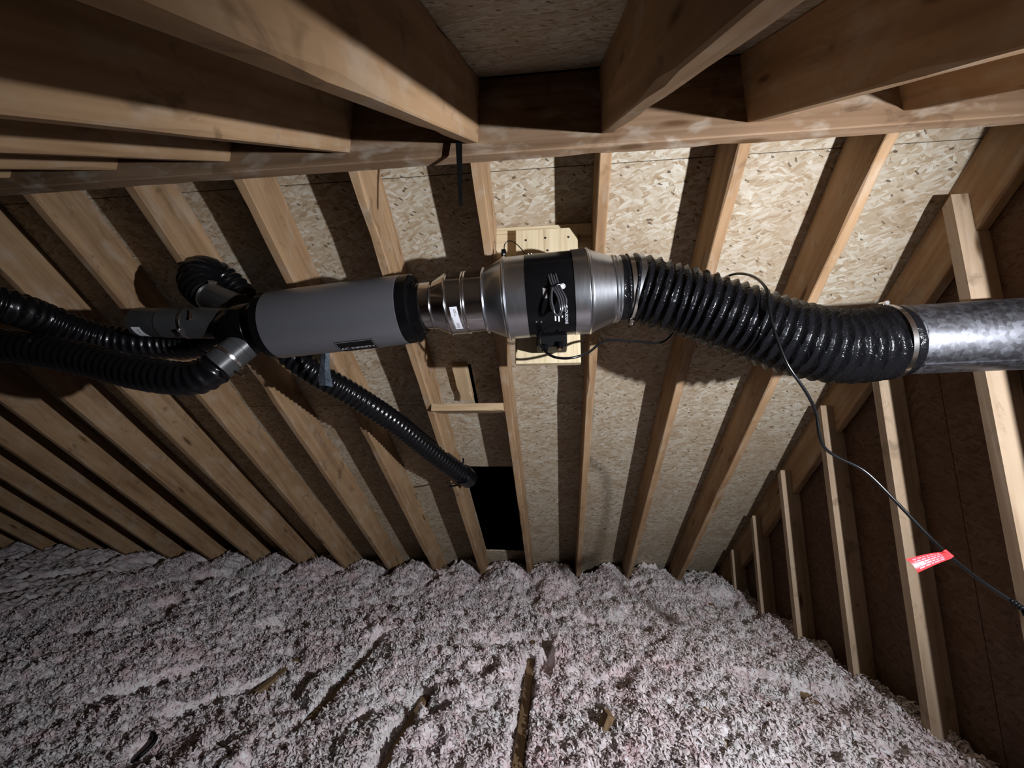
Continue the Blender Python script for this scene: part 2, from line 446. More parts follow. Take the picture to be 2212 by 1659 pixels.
STUD_Y = [STUD_Y[0]-.43*i for i in (3, 2, 1)] + STUD_Y
def stud(yfar):
    y1 = yfar; y0 = y1 - .038; yc = (y0+y1)/2
    front_side = yc > YR
    zu = (lambda y: AF - T*y) if front_side else (lambda y: AO + T*y)
    top = lambda y: zu(y) + (.135 if front_side else .10)
    xn = XW - .040                            # studs are notched round the end rafter
    mb = MB(); z0 = .03
    lo_a, lo_b = zu(y0) - .002, zu(y1) - .002
    cx = XW - .0445; ox, oy, oz = cx, yc, 1.0
    def P(x, y, z): return (z - oz, y - oy, -(x - ox))     # local X up
    mb.hexa([P(XG,y0,z0),P(XW,y0,z0),P(XW,y1,z0),P(XG,y1,z0),P(XG,y0,lo_a),P(XW,y0,lo_a),P(XW,y1,lo_b),P(XG,y1,lo_b)])
    mb.hexa([P(XG,y0,lo_a),P(xn,y0,lo_a),P(xn,y1,lo_b),P(XG,y1,lo_b),P(XG,y0,top(y0)),P(xn,y0,top(y0)),P(xn,y1,top(y1)),P(XG,y1,top(y1))])
    me = bpy.data.meshes.new('stud'); me.from_pydata(mb.v, [], mb.f); me.materials.append(M_STUD); me.update()
    place('stud', me, basis((ox, oy, oz), (0, 0, 1), (0, 1, 0), (-1, 0, 0)), wall_r)
for yy in STUD_Y: stud(yy)

wall_l = tag(empty('wall_left', (XL, 1.6, .25)), 'far gable end lost in the dark', None, None, 'structure')
gable_sheet('sheathing_panel', XL - .014, wall_l, .0125, M_OSB)

# attic floor: drywall back, joists
mb = MB(); mb.box((XL, -1.72, 0), (XW, 4.5, .013)); floor = obj('floor', mb, M_DRYWALL)
tag(floor, 'back of the ceiling boards below the insulation', None, None, 'structure')
jm = [beam_mesh('joist', 6.1, .038, .19, M_JOIST, 0, 0, 20, .002, s) for s in (31, 32)]
for i, x in enumerate([-.155 + S*k for k in range(-15, 5)]):
    xj = {-.155: -.168}.get(round(x, 3), x)
    if abs(x + .5614) < .01: xj = -.611
    if abs(x + .9678) < .01: xj = -1.012
    place('joist', jm[i % 2], basis((xj + .038, -1.65, .030), (0, 1, 0), (-1, 0, 0), (0, 0, 1)), floor)
JT = .220

# ------------------------------------------------------------------ blown insulation
def hash2(ix, iy, seed):
    n = (ix.astype(np.int64)*374761393 + iy.astype(np.int64)*668265263 + seed*1442695041) & 0xffffffff
    n = ((n ^ (n >> 13))*1274126177) & 0xffffffff; n = n ^ (n >> 16)
    return (n & 0xffffff)/float(0x1000000)
def vnoise(x, y, sc, seed):
    x = x/sc; y = y/sc; ix = np.floor(x).astype(int); iy = np.floor(y).astype(int); fx = x-ix; fy = y-iy
    fx = fx*fx*(3-2*fx); fy = fy*fy*(3-2*fy)
    a = hash2(ix, iy, seed); b = hash2(ix+1, iy, seed); c = hash2(ix, iy+1, seed); d = hash2(ix+1, iy+1, seed)
    return (a*(1-fx)+b*fx)*(1-fy) + (c*(1-fx)+d*fx)*fy
def worley(x, y, sc, seed):
    x = x/sc; y = y/sc; ix = np.floor(x).astype(int); iy = np.floor(y).astype(int); best = np.full(x.shape, 9.0); hv = np.zeros(x.shape)
    for dx in (-1, 0, 1):
        for dy in (-1, 0, 1):
            jx, jy = ix+dx, iy+dy
            px = jx + hash2(jx, jy, seed); py = jy + hash2(jx, jy, seed+5)
            d = (px-x)**2 + (py-y)**2; m_ = d < best
            best = np.where(m_, d, best); hv = np.where(m_, hash2(jx, jy, seed+9), hv)
    return np.sqrt(best), hv
def sstep(a, b, x):
    t = np.clip((x-a)/(b-a), 0, 1); return t*t*(3-2*t)
JOISTS = [(-.149, 1.45, 2.42), (-.592, 1.45, 2.03), (-.993, 1.6, 2.52)]
def wool_height(x, y, detail=True):
    z = .238 + .13*sstep(-1.2, -5.2, x)*1.0
    xr, yr = x*.84 - y*.54, x*.54 + y*.84
    z = z + .045*(vnoise(xr, yr, .55, 1)-.5) + .05*(vnoise(xr, yr, .23, 2)-.5)
    # heaps between the rafters at the eave
    ph = ((x - X0 - .019)/S) % 1.0
    bay = np.sin(np.pi*ph)**.8
    e = sstep(3.25, 3.62, y)
    z = z + e*(.075*bay - .005)
    z = z - .03*sstep(1.15, 1.36, x)*sstep(2.0, 1.2, y)
    if detail:
        w1, h1 = worley(x + .012*vnoise(x, y, .03, 20), y, .085, 3); z = z + .040*(.75-w1)*(.4+h1)
        w2, h2 = worley(x, y, .036, 4); z = z + .028*(.7-w2)*(.3+h2)
        w3, h3 = worley(x, y, .016, 6); z = z + .008*(.7-w3)*(.3+h3)
        z = z + .006*(vnoise(x, y, .008, 7)-.5)
        hol = sstep(.70, .84, vnoise(xr, yr, .16, 8)); z = z - .05*hol
    nz = .035*(vnoise(x, y, .09, 12)-.35) + .02*(vnoise(x, y, .03, 13)-.5)
    for xj, ya, yb in JOISTS:
        edge = np.abs(x-xj) - .020 - nz*.55
        along = sstep(ya-.04, ya+.02, y)*(1-sstep(yb-.05, yb+.03, y))
        k = (1-sstep(-.002, .022, edge))*along
        z = z*(1-k) + (JT-.030)*k
    # bare spot beside the middle joist
    k = (1-sstep(.6, 1.0, np.sqrt(((x+.065)/.05)**2 + ((y-2.32)/.22)**2) + 6*nz)); z = z - .075*k
    return z
xs = np.concatenate([np.arange(XL+.01, -2.7, .017), np.arange(-2.7, XW-.004, .0068), [XW-.004]])
ys = np.concatenate([np.arange(-1.7, 1.36, .05), np.arange(1.36, 2.4, .0058), np.arange(2.4, 3.98, .0078)])
X, Y = np.meshgrid(xs, ys); Z = wool_height(X, Y)
jx = (rng.random(X.shape)-.5)*.004; jy = (rng.random(X.shape)-.5)*.004; jx[:, -1] = 0; jx[:, 0] = 0
V = np.stack([X+jx, Y+jy, Z], -1).reshape(-1, 3)
ny, nx = X.shape; idx = np.arange(ny*nx).reshape(ny, nx)
Q = np.stack([idx[:-1, :-1], idx[:-1, 1:], idx[1:, 1:], idx[1:, :-1]], -1).reshape(-1, 4)
# loose curls of wool on top
NF = 150000
fx = rng.uniform(-3.3, XW-.008, NF); fy = 1.37 + 2.45*rng.random(NF)**1.18
keep = np.ones(NF, bool)
for xj, ya, yb in JOISTS: keep &= ~((np.abs(fx-xj) < .024) & (fy > ya-.05) & (fy < yb))
keep &= ~((((fx+.065)/.045)**2 + ((fy-2.32)/.2)**2) < 1)
fx, fy = fx[keep], fy[keep]; n = len(fx)
fz = wool_height(fx, fy) + rng.uniform(-.004, .008, n)
yaw = rng.uniform(0, 2*np.pi, n); tilt = rng.uniform(-1.1, 1.1, n); L = rng.uniform(.009, .026, n); W = rng.uniform(.004, .010, n); curl = rng.uniform(.2, .9, n)*L
d = np.stack([np.cos(yaw)*np.cos(tilt), np.sin(yaw)*np.cos(tilt), np.sin(tilt)], -1)
sdir = np.stack([-np.sin(yaw), np.cos(yaw), rng.uniform(-.6, .6, n)], -1); up = np.cross(d, sdir); up[up[:, 2] < 0] *= -1
c0 = np.stack([fx, fy, fz], -1); rows = []
for t, cu, wd in ((-.5, 0, .55), (-.12, .85, 1.), (.25, .9, .9), (.5, 0, .35)):
    p = c0 + d*(t*L)[:, None] + up*(cu*curl*.6)[:, None]
    rows += [p - sdir*(W*wd*.5)[:, None], p + sdir*(W*wd*.5)[:, None]]
FV = np.stack(rows, 1).reshape(-1, 3); b0 = len(V) + 8*np.arange(n)[:, None]
FQ = np.concatenate([b0 + np.array([0,1,3,2]), b0 + np.array([2,3,5,4]), b0 + np.array([4,5,7,6])], 0)
V = np.concatenate([V, FV]); Q = np.concatenate([Q, FQ])
org = np.array([-.5, 2.4, .2]); V = V - org
me = bpy.data.meshes.new('blown_insulation')
me.vertices.add(len(V)); me.vertices.foreach_set('co', V.astype(np.float32).ravel())
me.loops.add(Q.size); me.loops.foreach_set('vertex_index', Q.astype(np.int32).ravel())
me.polygons.add(len(Q)); me.polygons.foreach_set('loop_start', np.arange(0, Q.size, 4, dtype=np.int32))
me.update(calc_edges=True); me.materials.append(M_WOOL)
me.polygons.foreach_set('use_smooth', np.ones(len(Q), bool)); me.validate()
wool = bpy.data.objects.new('blown_insulation', me); C.objects.link(wool); wool.location = org
tag(wool, 'pinkish white blown fibre insulation covering the attic floor', 'insulation', None, 'stuff')

# ------------------------------------------------------------------ round ductwork helpers
class Axis:
    def __init__(s, p0, p1):
        s.p0 = Vector(p0); s.a = (Vector(p1)-s.p0).normalized()
        s.f = (Vector((0, -1, 0)) - s.a*Vector((0, -1, 0)).dot(s.a)).normalized()      # front
        s.d = s.f.cross(s.a).normalized()
        if s.d.z > 0: s.d = -s.d                                                          # down
    def at_x(s, x): return s.p0 + s.a*((x - s.p0.x)/s.a.x)
    def pt(s, x, phi, rad):
        return s.at_x(x) + (s.f*math.cos(phi) + s.d*math.sin(phi))*rad
    def lathe(s, prof, n=64, cap0=False, cap1=False):
        mb = MB(); mb.rings([[s.pt(x, 2*math.pi*j/n, rr) for j in range(n)] for x, rr in prof], True, cap0, cap1); return mb
    def patch(s, x0, x1, a0, a1, rad, n=10, thick=.0006, skew=0.):
        mb = MB(); rs = []
        for i in range(n+1):
            t = i/n; ph = math.radians(a0 + (a1-a0)*t); k = skew*t
            rs.append([s.pt(x0+k, ph, rad), s.pt(x0+k, ph, rad+thick), s.pt(x1+k, ph, rad+thick), s.pt(x1+k, ph, rad)])
        mb.rings(rs, True, True, True); return mb
def bead(x, r0, w=.006, h=.004, n=5):
    return [(x - w/2 + w*i/(n-1), r0 + h*math.sin(math.pi*i/(n-1))) for i in range(n)]

def text_mesh(txt, size):
    cu = bpy.data.curves.new('lettering', 'FONT'); cu.body = txt; cu.size = size; cu.align_x = 'CENTER'; cu.align_y = 'CENTER'; cu.resolution_u = 2
    o = bpy.data.objects.new('lettering', cu); C.objects.link(o)
    dg = bpy.context.evaluated_depsgraph_get(); me = bpy.data.meshes.new_from_object(o.evaluated_get(dg))
    vs = [tuple(v.co) for v in me.vertices]; fs = [tuple(p.vertices) for p in me.polygons]
    bpy.data.objects.remove(o); bpy.data.curves.remove(cu); bpy.data.meshes.remove(me)
    return vs, fs
def text_on(axis, txt, size, xc, phi_c, rad, mode='along'):
    vs, fs = text_mesh(txt, size); mb = MB(); out = []
    for x, y, z in vs:
        if mode == 'along': out.append(axis.pt(xc + x, math.radians(phi_c) - y/rad, rad))
        else: out.append(axis.pt(xc + y, math.radians(phi_c) + x/rad, rad))      # reads downwards
    mb.add(out, fs); return mb

def flex(name, path, rad, pitch, amp, mat, parent, n=48, per=8, helix=True, sharp=True, ends=0.0, swell=None, endr=None):
    pts = spline(path, pitch/per); fr = frames(pts); s = 0; mb = MB(); rs = []; tot = sum((pts[i]-pts[i-1]).length for i in range(1, len(pts)))
    for i, p in enumerate(pts):
        if i: s += (p-pts[i-1]).length
        nn, bb = fr[i]; ring = []
        fade = 1.0
        if ends: fade = min(1, min(s, tot-s)/ends)
        for j in range(n):
            th = 2*math.pi*j/n; ph = (s/pitch - (th/(2*math.pi) if helix else 0)) % 1.0
            tri = 1 - abs(2*ph-1)
            w = tri**(1.7 if rad > .1 else 1.25) if sharp else .5-.5*math.cos(2*math.pi*ph)
            rr = (rad - amp*(1-w))*fade + (endr or rad)*(1-fade)
            if swell: rr *= 1 + swell[2]*math.exp(-((s-swell[0])/swell[1])**2)
            ring.append(p + nn*(rr*math.cos(th)) + bb*(rr*math.sin(th)))
        rs.append(ring)
    mb.rings(rs, True, False, False)
    return obj(name, mb, mat, parent, 60 if sharp else 180)
def clamp_band(name, p, axis, rad, width, parent, screw_phi=None, mat=None):
    a = Vector(axis).normalized(); e1 = a.cross(Vector((0, 0, 1))).normalized(); e2 = a.cross(e1); mb = MB(); n = 64
    rs = []
    for off, rr in ((-width/2, rad), (-width/2, rad+.0015), (width/2, rad+.0015), (width/2, rad), (-width/2, rad)):
        rs.append([Vector(p) + a*off + (e1*math.cos(2*math.pi*j/n) + e2*math.sin(2*math.pi*j/n))*rr for j in range(n)])
    mb.rings(rs)
    o = obj(name, mb, mat or M_CLAMP, parent, 40)
    if screw_phi is not None:
        q = e1*math.cos(screw_phi) + e2*math.sin(screw_phi); tdir = a.cross(q); c = Vector(p) + q*(rad+.006)
        hb = MB(); hb.tube([c - tdir*.014, c + tdir*.010], .0048, 10); hb.tube([c + tdir*.010, c + tdir*.017], .0065, 6)
        hb.hexa([c + a*sx*width*.6 + tdir*ty*.011 + q*(qz*.004-.005) for qz, sx, ty in ((-1,-1,-1),(-1,1,-1),(-1,1,1),(-1,-1,1),(1,-1,-1),(1,1,-1),(1,1,1),(1,-1,1))])
        obj('clamp_screw', hb, mat or M_CLAMP, o, 30)
    return o

YD = 1.33
# ------------------------------------------------------------------ inline fan
A = Axis(at(912, 662, YD), at(1362, 622, YD))
fan = tag(empty('inline_duct_fan', A.at_x(0.0)), 'silver inline duct fan with a wide black band, strapped to the pine board', 'fan')
RB = .1345
prof = [(-.229, .104)] + bead(-.226, .1045, .008, .005) + [(-.219, .105), (-.165, .130), (-.162, .1345)] + bead(-.155, RB, .009, .005) + [(-.148, RB), (-.088, RB)]
obj('inlet_cone', A.lathe(prof), M_ALU, fan, 35)
obj('motor_band', A.lathe([(-.089, RB-.001), (-.088, RB+.0008), (.0605, RB+.0008), (.0615, RB-.001)]), M_BLACK, fan, 35)
prof = [(.060, RB+.0025), (.060, RB+.003), (.104, RB+.003)] + bead(.110, RB+.001, .010, .005) + [(.118, RB), (.122, .131), (.182, .1075), (.184, .106)] + bead(.190, .105, .007, .004) + bead(.199, .105, .006, .003) + [(.203, .104), (.285, .104), (.285, .100)]
obj('outlet_cone', A.lathe(prof), M_ALU, fan, 35)
# print and stickers on the band
def phi_v(dv, rad_px, base=21.5): return base + math.degrees(math.asin(max(-1, min(1, dv/rad_px))))
Rp = RB + .0012
obj('lettering', text_on(A, 'CLOUDLINE', .0125, .0305, phi_v(44, 92), Rp, 'down'), M_WHITE, fan)
mbp = MB()
for k in range(3):
    mbp.add(*[[tuple(p) for p in A.patch(-.005+.0105*k, -.001+.0105*k, phi_v(42+k, 92), phi_v((54, 56, 50)[k]-(2 if k == 2 else 0), 92), Rp, 3).v], A.patch(-.005+.0105*k, -.001+.0105*k, 0, 5, Rp, 3).f])
obj('spec_print', mbp, M_WHITE, fan)
badge = MB(); n = 20
cx_, cp_ = .024, math.radians(phi_v(-15, 92))
for rr0, rr1 in ((.0, .0052), (.0062, .0082)):
    if rr0 == 0: badge.add([A.pt(cx_ + rr1*math.cos(2*math.pi*j/n), cp_ + rr1*math.sin(2*math.pi*j/n)/Rp, Rp) for j in range(n)], [tuple(range(n))])
    else:
        badge.rings([[A.pt(cx_ + q*math.cos(2*math.pi*j/n), cp_ + q*math.sin(2*math.pi*j/n)/Rp, Rp) for j in range(n)] for q in (rr0, rr1)])
obj('round_badge', badge, M_WHITE, fan)
obj('control_label', A.patch(-.036, -.024, phi_v(-15, 92), phi_v(6, 92), Rp, 6), M_GREYPRINT, fan)
for xx, ph in ((-.062, phi_v(52, 92)), (-.047, phi_v(53, 92)), (-.075, -62), (-.065, -62)):
    c = A.pt(xx, math.radians(ph), RB+.001); nrm = (c - A.at_x(xx)).normalized(); mbr = MB(); mbr.tube([c, c + nrm*.002], .0028, 8); obj('rivet', mbr, M_CLAMP, fan, 40)
# junction box and glands under the fan
jb = MB(); c = at(1195, 737, 1.40)
jb.bevel_box((c.x-.055, c.y-.045, c.z-.030), (c.x+.046, c.y+.045, c.z+.040), .004)
jbo = obj('junction_box', jb, M_BLACKM, fan)
for uu, vv in ((1177, 756), (1209, 751)):
    g = at(uu, vv, 1.365); gm = MB(); gm.tube([g + Vector((0, -.012, .012)), g + Vector((0, -.018, -.006))], [.011, .0105], 14); gm.tube([g + Vector((0, -.018, -.006)), g + Vector((0, -.019, -.009))], [.006, .006], 12)
    obj('cable_gland', gm, M_BLACK, jbo, 40)
    gb = MB(); gb.tube([g + Vector((0, -.0185, -.007)), g + Vector((0, -.0225, -.012))], .0055, 12); obj('gland_insert', gb, M_BRASS, jbo, 40)
mb = MB(); p0, p1 = at(1163, 716, 1.25), at(1168, 752, 1.33)
mb.tube(spline([A.pt(-.052, math.radians(75), RB+.004), at(1164, 725, 1.27), at(1166, 745, 1.32), at(1178, 757, 1.36)], .01), .0065, 8)
obj('cable_stub', mb, M_BLACK, fan, 40)
# tied-up spare cable hanging on the front of the band
bundle = tag(empty('coiled_cable', A.pt(0, .3, RB)), 'spare black cable folded into a loop on the fan band', 'cable')
tops = [(1180, 580), (1186, 577), (1192, 573), (1199, 566)]
for i, (tu, tv) in enumerate(tops):
    b = i*5.4; dy = .002*(i % 2)
    path = [at(tu, tv, 1.222), at(1184+b, 592, 1.200-dy), at(1189+b, 610, 1.191-dy), at(1197+b, 627, 1.186-dy), at(1205+b, 642, 1.184-dy), at(1209+b*.85, 657, 1.186-dy), at(1210+b*.6, 672, 1.192-dy)]
    if i in (0, 1):
        path += [at(1206+b*.5, 681, 1.196-dy), at(1199, 680-b*.3, 1.196-dy), at(1193+b*.5, 668, 1.190-dy), at(1189+b*.4, 650, 1.187-dy), at(1190+b*.3, 630, 1.187-dy), at(1194, 616, 1.186)]
    mb = MB(); mb.tube(spline(path, .006), .0033, 8); obj('cable_strand', mb, M_SPARE, bundle, 60)
mb = MB(); q = [at(1197 + 3*k, 618 - 1.2*k, 1.180 + .0009*abs(k-1)) for k in range(-3, 7)]; mb.tube(q, .003, 6); obj('wire_tie', mb, M_CORD, bundle, 60)

# ------------------------------------------------------------------ reducer between fan and silencer
red = tag(empty('duct_reducer', A.at_x(-.34)), 'shiny metal duct reducer with a white barcode label beside the fan', 'reducer')
prof = [(-.462, .0785), (-.408, .079)] + bead(-.403, .0795, .007, .004) + [(-.398, .080), (-.354, .1025)] + bead(-.347, .103, .009, .005) + [(-.341, .104), (-.337, .1035)] + [(-.299, .1035)] + bead(-.294, .1035, .006, .003) + bead(-.287, .1035, .006, .003) + [(-.2835, .1025), (-.230, .1025)]
obj('reducer_body', A.lathe(prof), M_ALU2, red, 35)
lab = obj('barcode_label', A.patch(-.332, -.3085, 27, 74, .1037, 10, .0006, .006), M_WHITE, red)
mb = MB()
for k in range(9):
    a = 58 + 1.35*k; w = (.4, .8, .5, .9, .4, .7, .4, .9, .5)[k]
    pp = A.patch(-.3205, -.3125, a, a+w, .1044, 2, .0003, .004); mb.add(pp.v, pp.f)
for k, (a0, a1, xo) in enumerate(((31, 40, .016), (31, 44, .0115), (46, 70, .0035))):
    pp = A.patch(-.332+xo, -.332+xo+.0016, a0, a1, .1044, 3, .0003, .003); mb.add(pp.v, pp.f)
obj('label_print', mb, M_GREYPRINT, lab)

# ------------------------------------------------------------------ silencer
B = Axis(at(600, 702, YD), at(895, 667, YD))
sil = tag(empty('duct_silencer', B.at_x(-.73)), 'thick grey cylindrical duct silencer with black end caps', 'silencer')
RS = .117
obj('silencer_shell', B.lathe([(-.966, RS-.004), (-.964, RS), (-.505, RS), (-.503, RS-.004)], 72), M_SILENCER, sil, 35)
obj('end_cap', B.lathe([(-.506, RS-.006), (-.504, RS-.0015), (-.470, RS-.0015), (-.466, RS-.006), (-.466, .089), (-.454, .088), (-.454, .083), (-.440, .083), (-.440, .075)], 72), M_BLACK, sil, 35)
obj('end_cap', B.lathe([(-.963, RS-.006), (-.965, RS-.0015), (-.992, RS-.0015), (-.996, RS-.008), (-.996, .09)], 72), M_BLACK, sil, 35)
plate = obj('name_plate', B.patch(-.735, -.605, 64, 106, RS+.0002, 8, .001), M_BLACKM, sil)
obj('lettering', text_on(B, 'AC INFINITY', .021, -.670, 85, RS+.0016, 'along'), M_WHITE, plate)
mbf = MB()
for (xa, xb, a0, a1) in ((-.733, -.607, 65, 66), (-.733, -.607, 104, 105), (-.733, -.7315, 65, 105), (-.6085, -.607, 65, 105)):
    pp = B.patch(xa, xb, a0, a1, RS+.0012, 6, .0004); mbf.add(pp.v, pp.f)
obj('plate_border', mbf, M_GREYPRINT, plate)

# ------------------------------------------------------------------ manifold with outlets
man = tag(empty('duct_manifold', B.at_x(-1.08)), 'black branching duct manifold with grey outlet stubs, beyond the silencer', 'manifold')
obj('manifold_body', B.lathe([(-.994, .084), (-1.040, .083), (-1.044, .087), (-1.088, .088), (-1.120, .080), (-1.165, .061), (-1.168, .050)], 56, False, True), M_BLACK, man, 35)
def stub(name, p0, p1, rad, steps, parent, mat):
    p0, p1 = Vector(p0), Vector(p1); L_ = (p1-p0).length; d_ = (p1-p0)/L_; pts = []; rads = []
    for t, r_ in steps: pts.append(p0 + d_*(L_*t)); rads.append(rad*r_)
    mb = MB(); mb.tube(pts, rads, 40, True); return obj(name, mb, mat, parent, 35)
pL, pR = at(302, 696, 1.335), at(505, 699, 1.33)
s_ = stub('outlet_stub', pR, pL, .056, [(0, 1), (.02, 1), (.70, 1), (.705, .975), (.72, .955), (.97, .955), (.985, .93), (1, .93)], man, M_GREYP)
band_p = pR.lerp(pL, .44); clamp_band('outlet_clamp', band_p, pL-pR, .0565, .010, man, 2.2)
cm = MB(); cm.tube([at(414, 672, 1.275), at(412, 690, 1.268)], .0045, 8); obj('clamp_bolt', cm, M_CLAMP, man, 40)
ls = Axis(pR, pL); lb = MB()
stk = obj('paper_sticker', Axis(pL, pR).patch(pL.x+.018, pL.x+.052, 36, 82, .0537, 8, .0006, .006), M_WHITE, man)
obj('sticker_print', Axis(pL, pR).patch(pL.x+.040, pL.x+.043, 45, 62, .0545, 4, .0003, .003), M_GREYPRINT, stk)
# lower outlet (towards the long flexible duct) and upper outlet
lo0, lo1 = at(535, 738, 1.32), at(468, 793, 1.27)
stub('outlet_stub', lo0, lo1, .052, [(0, 1.03), (.30, 1.03), (.31, 1), (1, 1)], man, M_GREYP)
clamp_band('outlet_clamp', lo0.lerp(lo1, .62), lo1-lo0, .0535, .009, man, -.9)
lv = MB(); lv.tube([at(507, 802, 1.20), at(512, 806, 1.195), at(525, 812, 1.185)], [.004, .004, .0025], 8); obj('clamp_lever', lv, M_CLAMP, man, 40)
up0, up1 = at(520, 668, 1.36), at(440, 636, 1.42)
stub('outlet_stub', up0, up1, .052, [(0, 1), (1, 1)], man, M_GREYP)
clamp_band('outlet_clamp', up0.lerp(up1, .78), up1-up0, .053, .009, man, -1.9)
bk0, bk1 = at(530, 712, 1.36), at(440, 735, 1.46)
stub('outlet_stub', bk0, bk1, .052, [(0, 1), (1, 1)], man, M_BLACK)

# ------------------------------------------------------------------ flexible ducts
def duct(name, label, path, rad, pitch, amp, mat, group=None, **kw):
    e = tag(empty(name, path[0]), label, 'duct', group); flex('corrugated_sleeve', path, rad, pitch, amp, mat, e, **kw); return e
big_path = [at(1338, 624, YD), at(1366, 623, YD), at(1400, 630, YD), at(1450, 645, 1.328), at(1500, 658, 1.325), at(1600, 692, 1.318), at(1700, 727, 1.315), at(1790, 746, 1.318), at(1860, 747, 1.325), at(1905, 741, 1.33), at(1936, 736, 1.33)]
big = duct('flexible_duct', 'wide black corrugated duct sagging between the fan and the galvanised pipe', big_path, .1135, .0285, .013, M_FLEX, 'black flexible ducts', n=64, per=8, ends=.045, endr=.1062)
fanend = at(1359, 622, YD)
clamp_band('hose_clamp', fanend, A.a, .1075, .013, big, 1.62)
PP0, PP1 = at(1948, 735, 1.33), None
PD = Vector((math.cos(math.radians(5)), -math.sin(math.radians(5)), .012)).normalized()
clamp_band('hose_clamp', at(1914, 739, 1.33), (PP0 + PD*.05) - at(1890, 743, 1.33), .1095, .013, big, -1.35)

tail = [at(472, 790, 1.273), at(450, 806, 1.262), at(415, 818, 1.255), at(370, 816, 1.25), at(300, 806, 1.25), at(220, 785, 1.25), at(130, 765, 1.24), at(20, 748, 1.22), at(-160, 735, 1.2), at(-420, 740, 1.2)]
duct('flexible_duct', 'black corrugated duct curving out of the lower manifold outlet', tail, .058, .0265, .0065, M_FLEX4, 'black flexible ducts', n=40, per=8)
tail2 = [at(446, 734, 1.455), at(415, 742, 1.47), at(370, 744, 1.46), at(300, 742, 1.42), at(210, 728, 1.36), at(110, 694, 1.25), at(10, 660, 1.12), at(-160, 620, 1.0), at(-420, 590, 1.0)]
duct('flexible_duct', 'black corrugated duct passing behind the grey outlet stub into the dark', tail2, .058, .0265, .0065, M_FLEX4, 'black flexible ducts', n=40, per=8)
loop = [at(452, 640, 1.41), at(440, 628, 1.42), at(431, 610, 1.435), at(432, 592, 1.46), at(446, 585, 1.51), at(474, 594, 1.56), at(506, 620, 1.585), at(540, 660, 1.60), at(580, 712, 1.62), at(624, 764, 1.66), at(680, 806, 1.72), at(760, 852, 1.85), at(860, 918, 2.10), at(940, 982, 2.38), at(1008, 1032, 2.66)]
loopd = duct('flexible_duct', 'black corrugated duct running down behind the silencer to the square roof opening', loop, .0575, .028, .0065, M_FLEX4, 'black flexible ducts', n=40, per=8, swell=(.11, .10, .32))
e1 = at(1003, 1028, 2.63)
for zp, zr in (([at(980, 1012, 2.52), at(1000, 1000, 2.56), at(1000, 990, 2.55)], .005), ([at(1002, 1036, 2.56), at(990, 1047, 2.55), at(970, 1051, 2.52)], .006)):
    mb = MB(); mb.tube(spline(zp, .01), zr, 6); obj('zip_tie', mb, M_BLACK, loopd, 40)
mb = MB(); mb.tube([at(1000, 1024, 2.60), at(1012, 1034, 2.68)], [.061, .060], 30, True); obj('end_collar', mb, M_FLEX4, loopd, 40)

# strap holding that duct
st = tag(empty('hanging_strap', at(700, 770, 1.5)), 'crinkled blue grey plastic strap hanging under the silencer', 'strap')
mb = MB(); rs = []
for k in range(15):
    t = k/14; v = 745 + 88*t; Yd = 1.45 + .15*t + .006*math.sin(9*t)
    w0, w1 = 691 + 3*math.sin(6*t), 713 - 3*math.sin(4*t) + 4*t
    rs.append([at(w0, v, Yd), at((w0+w1)/2, v+2*math.sin(11*t), Yd-.012), at(w1, v+3, Yd), at((w0+w1)/2, v, Yd-.010)])
mb.rings(rs, True, True, True); obj('strap_band', mb, M_TAPE, st)

# ------------------------------------------------------------------ galvanised pipe
pipe = tag(empty('metal_pipe', PP0), 'bare galvanised steel pipe running to the gable wall', 'pipe')
P1 = PP0 + PD*((XW - .004 - PP0.x - .03)/PD.x)
ppts = [PP0 - PD*.06, PP0 - PD*.012, PP0 - PD*.008, PP0 - PD*.002, PP0 + PD*.002, P1]
mb = MB(); mb.tube(ppts, [.1, .1, .1045, .1045, .1015, .1025], 72, False); obj('pipe_wall', mb, M_GALV, pipe, 35)
sm = MB(); e = Vector((0, 0, 1)).cross(PD).normalized(); dn = PD.cross(e)
aa = math.radians(60)
for sgn in (1,):
    q = (e*-math.cos(aa) + dn*-math.sin(aa)).normalized() if True else e
    side = PD.cross(q)
    for k in (-1,):
        pass
    c0_, c1_ = PP0 + PD*.01 + q*.102, P1 + q*.1025
    sm.hexa([c0_-side*.006, c0_+side*.006, c0_+side*.006+q*.002, c0_-side*.006+q*.002, c1_-side*.006, c1_+side*.006, c1_+side*.006+q*.002, c1_-side*.006+q*.002])
obj('lock_seam', sm, M_GALV, pipe)

# ------------------------------------------------------------------ boards that carry the fan
def board(name, label, cat, lo, hi, axis, mat, c=.003, group=None, seed=1):
    """a plank standing free: axis = index of its long side"""
    dims = [hi[i]-lo[i] for i in range(3)]
    order = {0: (0, 1, 2), 2: (2, 1, 0), 1: (1, 0, 2)}[axis]
    L_, w_, h_ = dims[order[0]], dims[order[1]], dims[order[2]]
    me_ = beam_mesh(name, L_, w_, h_, mat, 0, 0, 8, .0004, seed)
    e3 = [Vector((1, 0, 0)), Vector((0, 1, 0)), Vector((0, 0, 1))]
    ax, ay, az = e3[order[0]], e3[order[1]], e3[order[2]]; o_ = Vector(lo)
    if ax.cross(ay).dot(az) < 0: az = -az; o_ = o_ + e3[order[2]]*h_
    ob = bpy.data.objects.new(name, me_); C.objects.link(ob); ob.matrix_world = basis(o_, ax, ay, az)
    return tag(ob, label, cat, group)
btl, bbr = at(1114, 497, 1.47), at(1255, 786, 1.47); btr = at(1251, 492, 1.47); bbl = at(1113, 786, 1.47)
mboard = board('mounting_board', 'pale new pine board standing upright behind the fan', 'board', (bbl.x, 1.47, bbl.z), (bbr.x, 1.508, (btl.z+btr.z)/2), 2, M_PINE, seed=3)
